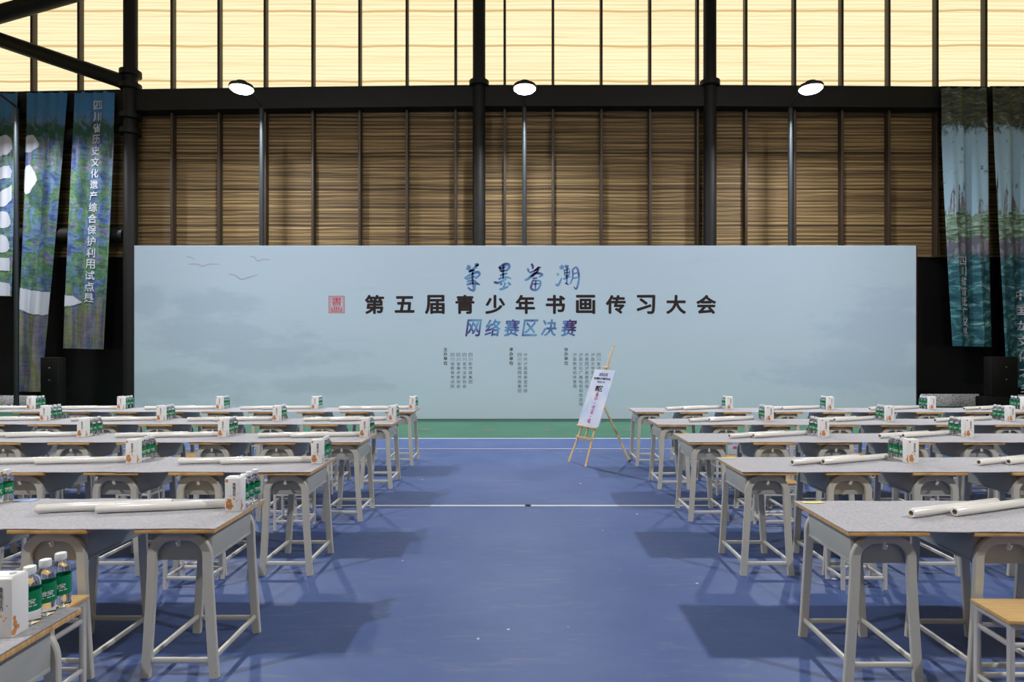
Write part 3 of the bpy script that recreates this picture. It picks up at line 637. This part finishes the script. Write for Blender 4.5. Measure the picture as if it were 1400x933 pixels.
for side, rows in ((-1, LEFT), (1, RIGHT)):
    S_ = 'left' if side < 0 else 'right'
    for r, Y0 in rows.items():
        yc = Y0 + HD; rn = rowname(side, r)
        # desks
        for i in range(9):
            xc = -(EL[i] - HW) if side < 0 else ER[i] + HW
            if not inview(xc - HW, xc + HW, Y0, Y0 + DL): continue
            if r == 0 and i > 0: continue
            jx, jy = (0, 0) if i == 0 else (rng.uniform(-.006, .006), rng.uniform(-.01, .008))
            d = DESK[side].put((xc + jx, yc + jy, 0), rng.uniform(-.006, .006) if i else 0)
            tag(d, 'grey metal school desk, %s from the aisle, %s' % (ordn[i], rn), 'desk', 'school desks in rows')
        # felt sheets, one per place
        F = FL if side < 0 else FR
        for i in range(5):
            a, b = F[i], F[i + 1]
            X0, X1 = (-b, -a) if side < 0 else (a, b)
            if not inview(X0, X1, Y0, Y0 + DL): continue
            last = 1.0
            edges = EL if side < 0 else ER
            desks = [(-(e), -(e) + .4) if side < 0 else (e, e + .4) for e in edges]
            p1, p2 = rng.uniform(0, 6), rng.uniform(0, 6); yn, yf = Y0 - .003 - .001 * i, Y0 + DL - (.012 if i else .004)
            X0 += .001; X1 -= .001; xm = (X0 + X1) / 2
            def fn(u, v):
                X = X0 + (X1 - X0) * u; on = any(p - .01 <= X <= q + .01 for p, q in desks)
                y = yn + (yf - yn) * v + .004 * math.sin(u * 7 + p1) * (1 - v)
                if r == 0: y = yn + (Y0 + DL - .012 - yn) * v
                z = .0058 + .0009 * math.sin(u * 9 + p1 + v * 3) * math.sin(v * 6 + p2) + .0008 * math.sin(u * 23 + p2)
                if not on: z -= .0012
                e = min(u, 1 - u) * (X1 - X0)
                return (X - xm, y - yc, z if on else z)
            t = MB().grid(fn, 60, 14, (0, 0, -.0035)).build('felt_mat', 'felt', smooth=60)
            t.location = (xm, yc, TOPZ + .0008)
            tag(t, 'pale grey felt mat, %s from the aisle, %s' % (ordn[i], rn), 'felt mat', 'felt mats on the desks')
        # place settings
        B = BL if side < 0 else BR
        for i, bxx in enumerate(B):
            X = side * bxx + rng.uniform(-.012, .012); cy = Y0 + .325 + rng.uniform(-.012, .012); zt = TOPZ + .0085
            if r == 0: X, cy = -1.628, 1.85
            if r == 0 and i: continue
            place = '%s place from the aisle, %s' % (ordn[i], rn)
            vis = inview(X - .05, X + .05, cy, cy)
            if vis: tag(CARTON.put((X, cy, zt), rng.uniform(-.06, .06) + (.02 if side < 0 else .10)), 'white drink carton, %s' % place, 'carton', 'drink cartons on the desks')
            for q in range(3):
                bxp, byp = X + rng.uniform(-.005, .005) + (.012 if side < 0 else -.012), cy + .070 + .066 * q
                if r == 0: bxp += .002; byp = cy + .07 + .063 * q
                if byp > Y0 + DL - .034 and q == 2 and r != 0: byp = Y0 + DL - .034
                if not inview(bxp - .03, bxp + .03, byp, byp): continue
                tag(BOTTLE.put((bxp, byp, zt), rng.uniform(-.3, .3)), '%s green-labelled water bottle, %s' % (('nearest', 'middle', 'farthest')[q], place), 'bottle', 'water bottles on the desks')
            # two long paper rolls
            if r == 0: continue
            rz = math.radians(9 if side < 0 else 20) + rng.uniform(-.02, .02); ux, uy = math.cos(rz), math.sin(rz); zr = zt + .0238
            if side < 0: jj = rng.uniform(-.02, .02); starts = ((X - 1.065 + jj, Y0 + .269), (X - .735 + jj, Y0 + .265))
            else: jj = rng.uniform(-.03, .03); starts = ((X - .985 + jj, Y0 + .225), (X - .735 + jj, Y0 + .250))
            for q, (sx_, sy) in enumerate(starts):
                c = (sx_ + ux * .34, sy + uy * .34)
                if not inview(sx_, sx_ + .68, sy, sy + .1): continue
                tag(ROLL.put((c[0], c[1], zr), rz), '%s white paper roll, %s' % (('left', 'right')[q], place), 'paper roll', 'paper rolls on the desks')
        # stools on the near side of each place
        if r == 0: continue
        for i in range(4):
            X = side * (2.33 + 1.45 * i); Y = Y0 - .12
            if side < 0 and r == 3: X += .2
            if side > 0: X += .05
            if side > 0 and r == 4: X -= .0
            if r == 2: Y = Y0 - .1
            if not inview(X - .17, X + .17, Y - .12, Y + .12): continue
            tag(STOOL.put((X, Y, 0), rng.uniform(-.04, .04)), 'small wooden-topped stool, %s from the aisle, before the %s' % (ordn[i], rn), 'stool', 'stools along the rows')
# yellow tape strips on the inner far corners of the right rows
for r in (1, 2, 3):
    Y = RIGHT[r] + DL - .045
    o = MB().grid(lambda u, v: (-.06 + .12 * u, -.018 + .036 * v, .0006 * math.sin(u * 9)), 8, 2, (0, 0, -.0006)).build('tape_strip', 'yellow'); o.location = (ER[0] + .085, Y, TOPZ + .0088)
    tag(o, 'yellow tape strip on the inner corner of the %s' % rowname(1, r), 'tape', 'yellow tape strips')
o = MB().box(-.06, .06, -.03, .03, 0, .003).build('paper_card', 'blue', bevel=.001); o.location = (-2.93, LEFT[1] + DL - .05, TOPZ + .0085)
tag(o, 'small blue card at the far edge of the left fifth row from the backdrop', 'card')
# small printed box on a stool
t = thing('paper_box', (2.43, 6.76, .445)); MB().box(-.06, .06, -.035, .035, 0, .115).build('box_body', 'palebox', t, bevel=.003)
MB().box(.0, .045, -.0362, -.0355, .075, .105).box(-.05, .05, -.0362, -.0355, .006, .012).build('box_print', 'magenta', t, smooth=0)
tag(t, 'small pale blue printed box standing on a stool seat', 'box')
# floor socket on the court line
t = thing('floor_socket', (px(718, 692, 6.23).x + .03, 6.23, 0)); MB().lathe([(.028, 0), (.028, .008), (.022, .012), (.01, .008), (0, .008)], 18, cap=False).build('cover', 'black', t)
MB().lathe([(.036, .0005), (.036, .004), (.028, .005)], 18, cap=False).build('rim', 'pole', t)
tag(t, 'small black floor socket on the white court line in the aisle', 'floor socket')

# ================================================================ easel and poster
B = Vector((.80, 8.45, 0)); bk = Vector((.857, .514, 0)).normalized(); uu = Vector((.514, -.857, 0)).normalized(); TAN = .40
def E(h, t_, off=0.):
    """point on the easel's leaning plane: height h, sideways t_, off in front of the plane"""
    nrm = Vector((-bk.x, -bk.y, TAN)).normalized()
    return bk * (h * TAN) + uu * t_ + Vector((0, 0, h)) + nrm * off
ez = thing('wooden_easel', B)
for s, t0, t1 in ((-1, -.205, -.10), (1, .205, .10)): MB().bar(E(0, t0), E(.98, t1), .034, .02, tuple(bk)).build('leg', 'easel', ez)
MB().bar(E(.36, -.185, .018), E(.36, .185, .018), .02, .04).build('crossbar', 'easel', ez)
MB().bar(E(.95, -.13), E(.95, .13), .02, .04).build('crossbar', 'easel', ez)
MB().bar(E(.33, 0, -.0), E(1.72, 0, -.0), .03, .02, tuple(bk)).build('mast', 'easel', ez)
MB().bar(E(.52, -.22, .03), E(.52, .22, .03), .05, .022).build('ledge', 'easel', ez)
MB().bar(E(1.38, -.055, .01), E(1.38, .055, .01), .05, .035).build('top_clamp', 'easel', ez)
MB().bar(E(.98, 0, -.02), Vector((.80, .22, 0)), .03, .022, tuple(uu)).build('rear_leg', 'easel', ez)
MB().lathe([(.018, 0), (.018, .02)], 10, Matrix.Translation(Vector((.80, .22, 0)))).build('foot', 'black', ez)
tag(ez, 'pale pine easel standing in the aisle before the backdrop', 'easel')
ps = thing('poster_board', B)
nrm = Vector((-bk.x, -bk.y, TAN)).normalized(); vv = (E(1, 0) - E(0, 0)).normalized()
q = [E(.537, -.24, .012), E(.537, .24, .012), E(1.345, .24, .012), E(1.345, -.24, .012)]
MB().prism(q, nrm * .012).build('board', 'poster', ps, smooth=0)
def pchar(mb, ch, h, t_, w, bold=.02): put_char(mb, ch, E(h, t_, .0255), uu, vv, w, w, bold)
mb = MB()
for i, ch in enumerate('筆墨當潮'): pchar(mb, ch, 1.275, -.075 + .05 * i, .05, .01)
for i, ch in enumerate('网络赛区决赛'): pchar(mb, ch, 1.165, -.075 + .03 * i, .028, .01)
mb.build('heading_lettering', 'wash', ps, smooth=0)
mb = MB()
for i, ch in enumerate('第五届青少年书画传习大会'): pchar(mb, ch, 1.215, -.175 + .0318 * i, .034, .03)
for i, ch in enumerate('赛区'): pchar(mb, ch, 1.07, -.045 + .085 * i, .085, .03)
mb.build('title_lettering', 'dark', ps, smooth=0)
mb = MB()
for i, ch in enumerate('高中︵书法︶组'): pchar(mb, ch, .985 - .063 * i, 0, .066 if ch not in '︵︶' else .05, .03)
mb.build('group_lettering', 'magenta', ps, smooth=0)
tag(ps, 'pale blue printed poster leaning on the pine easel', 'poster')
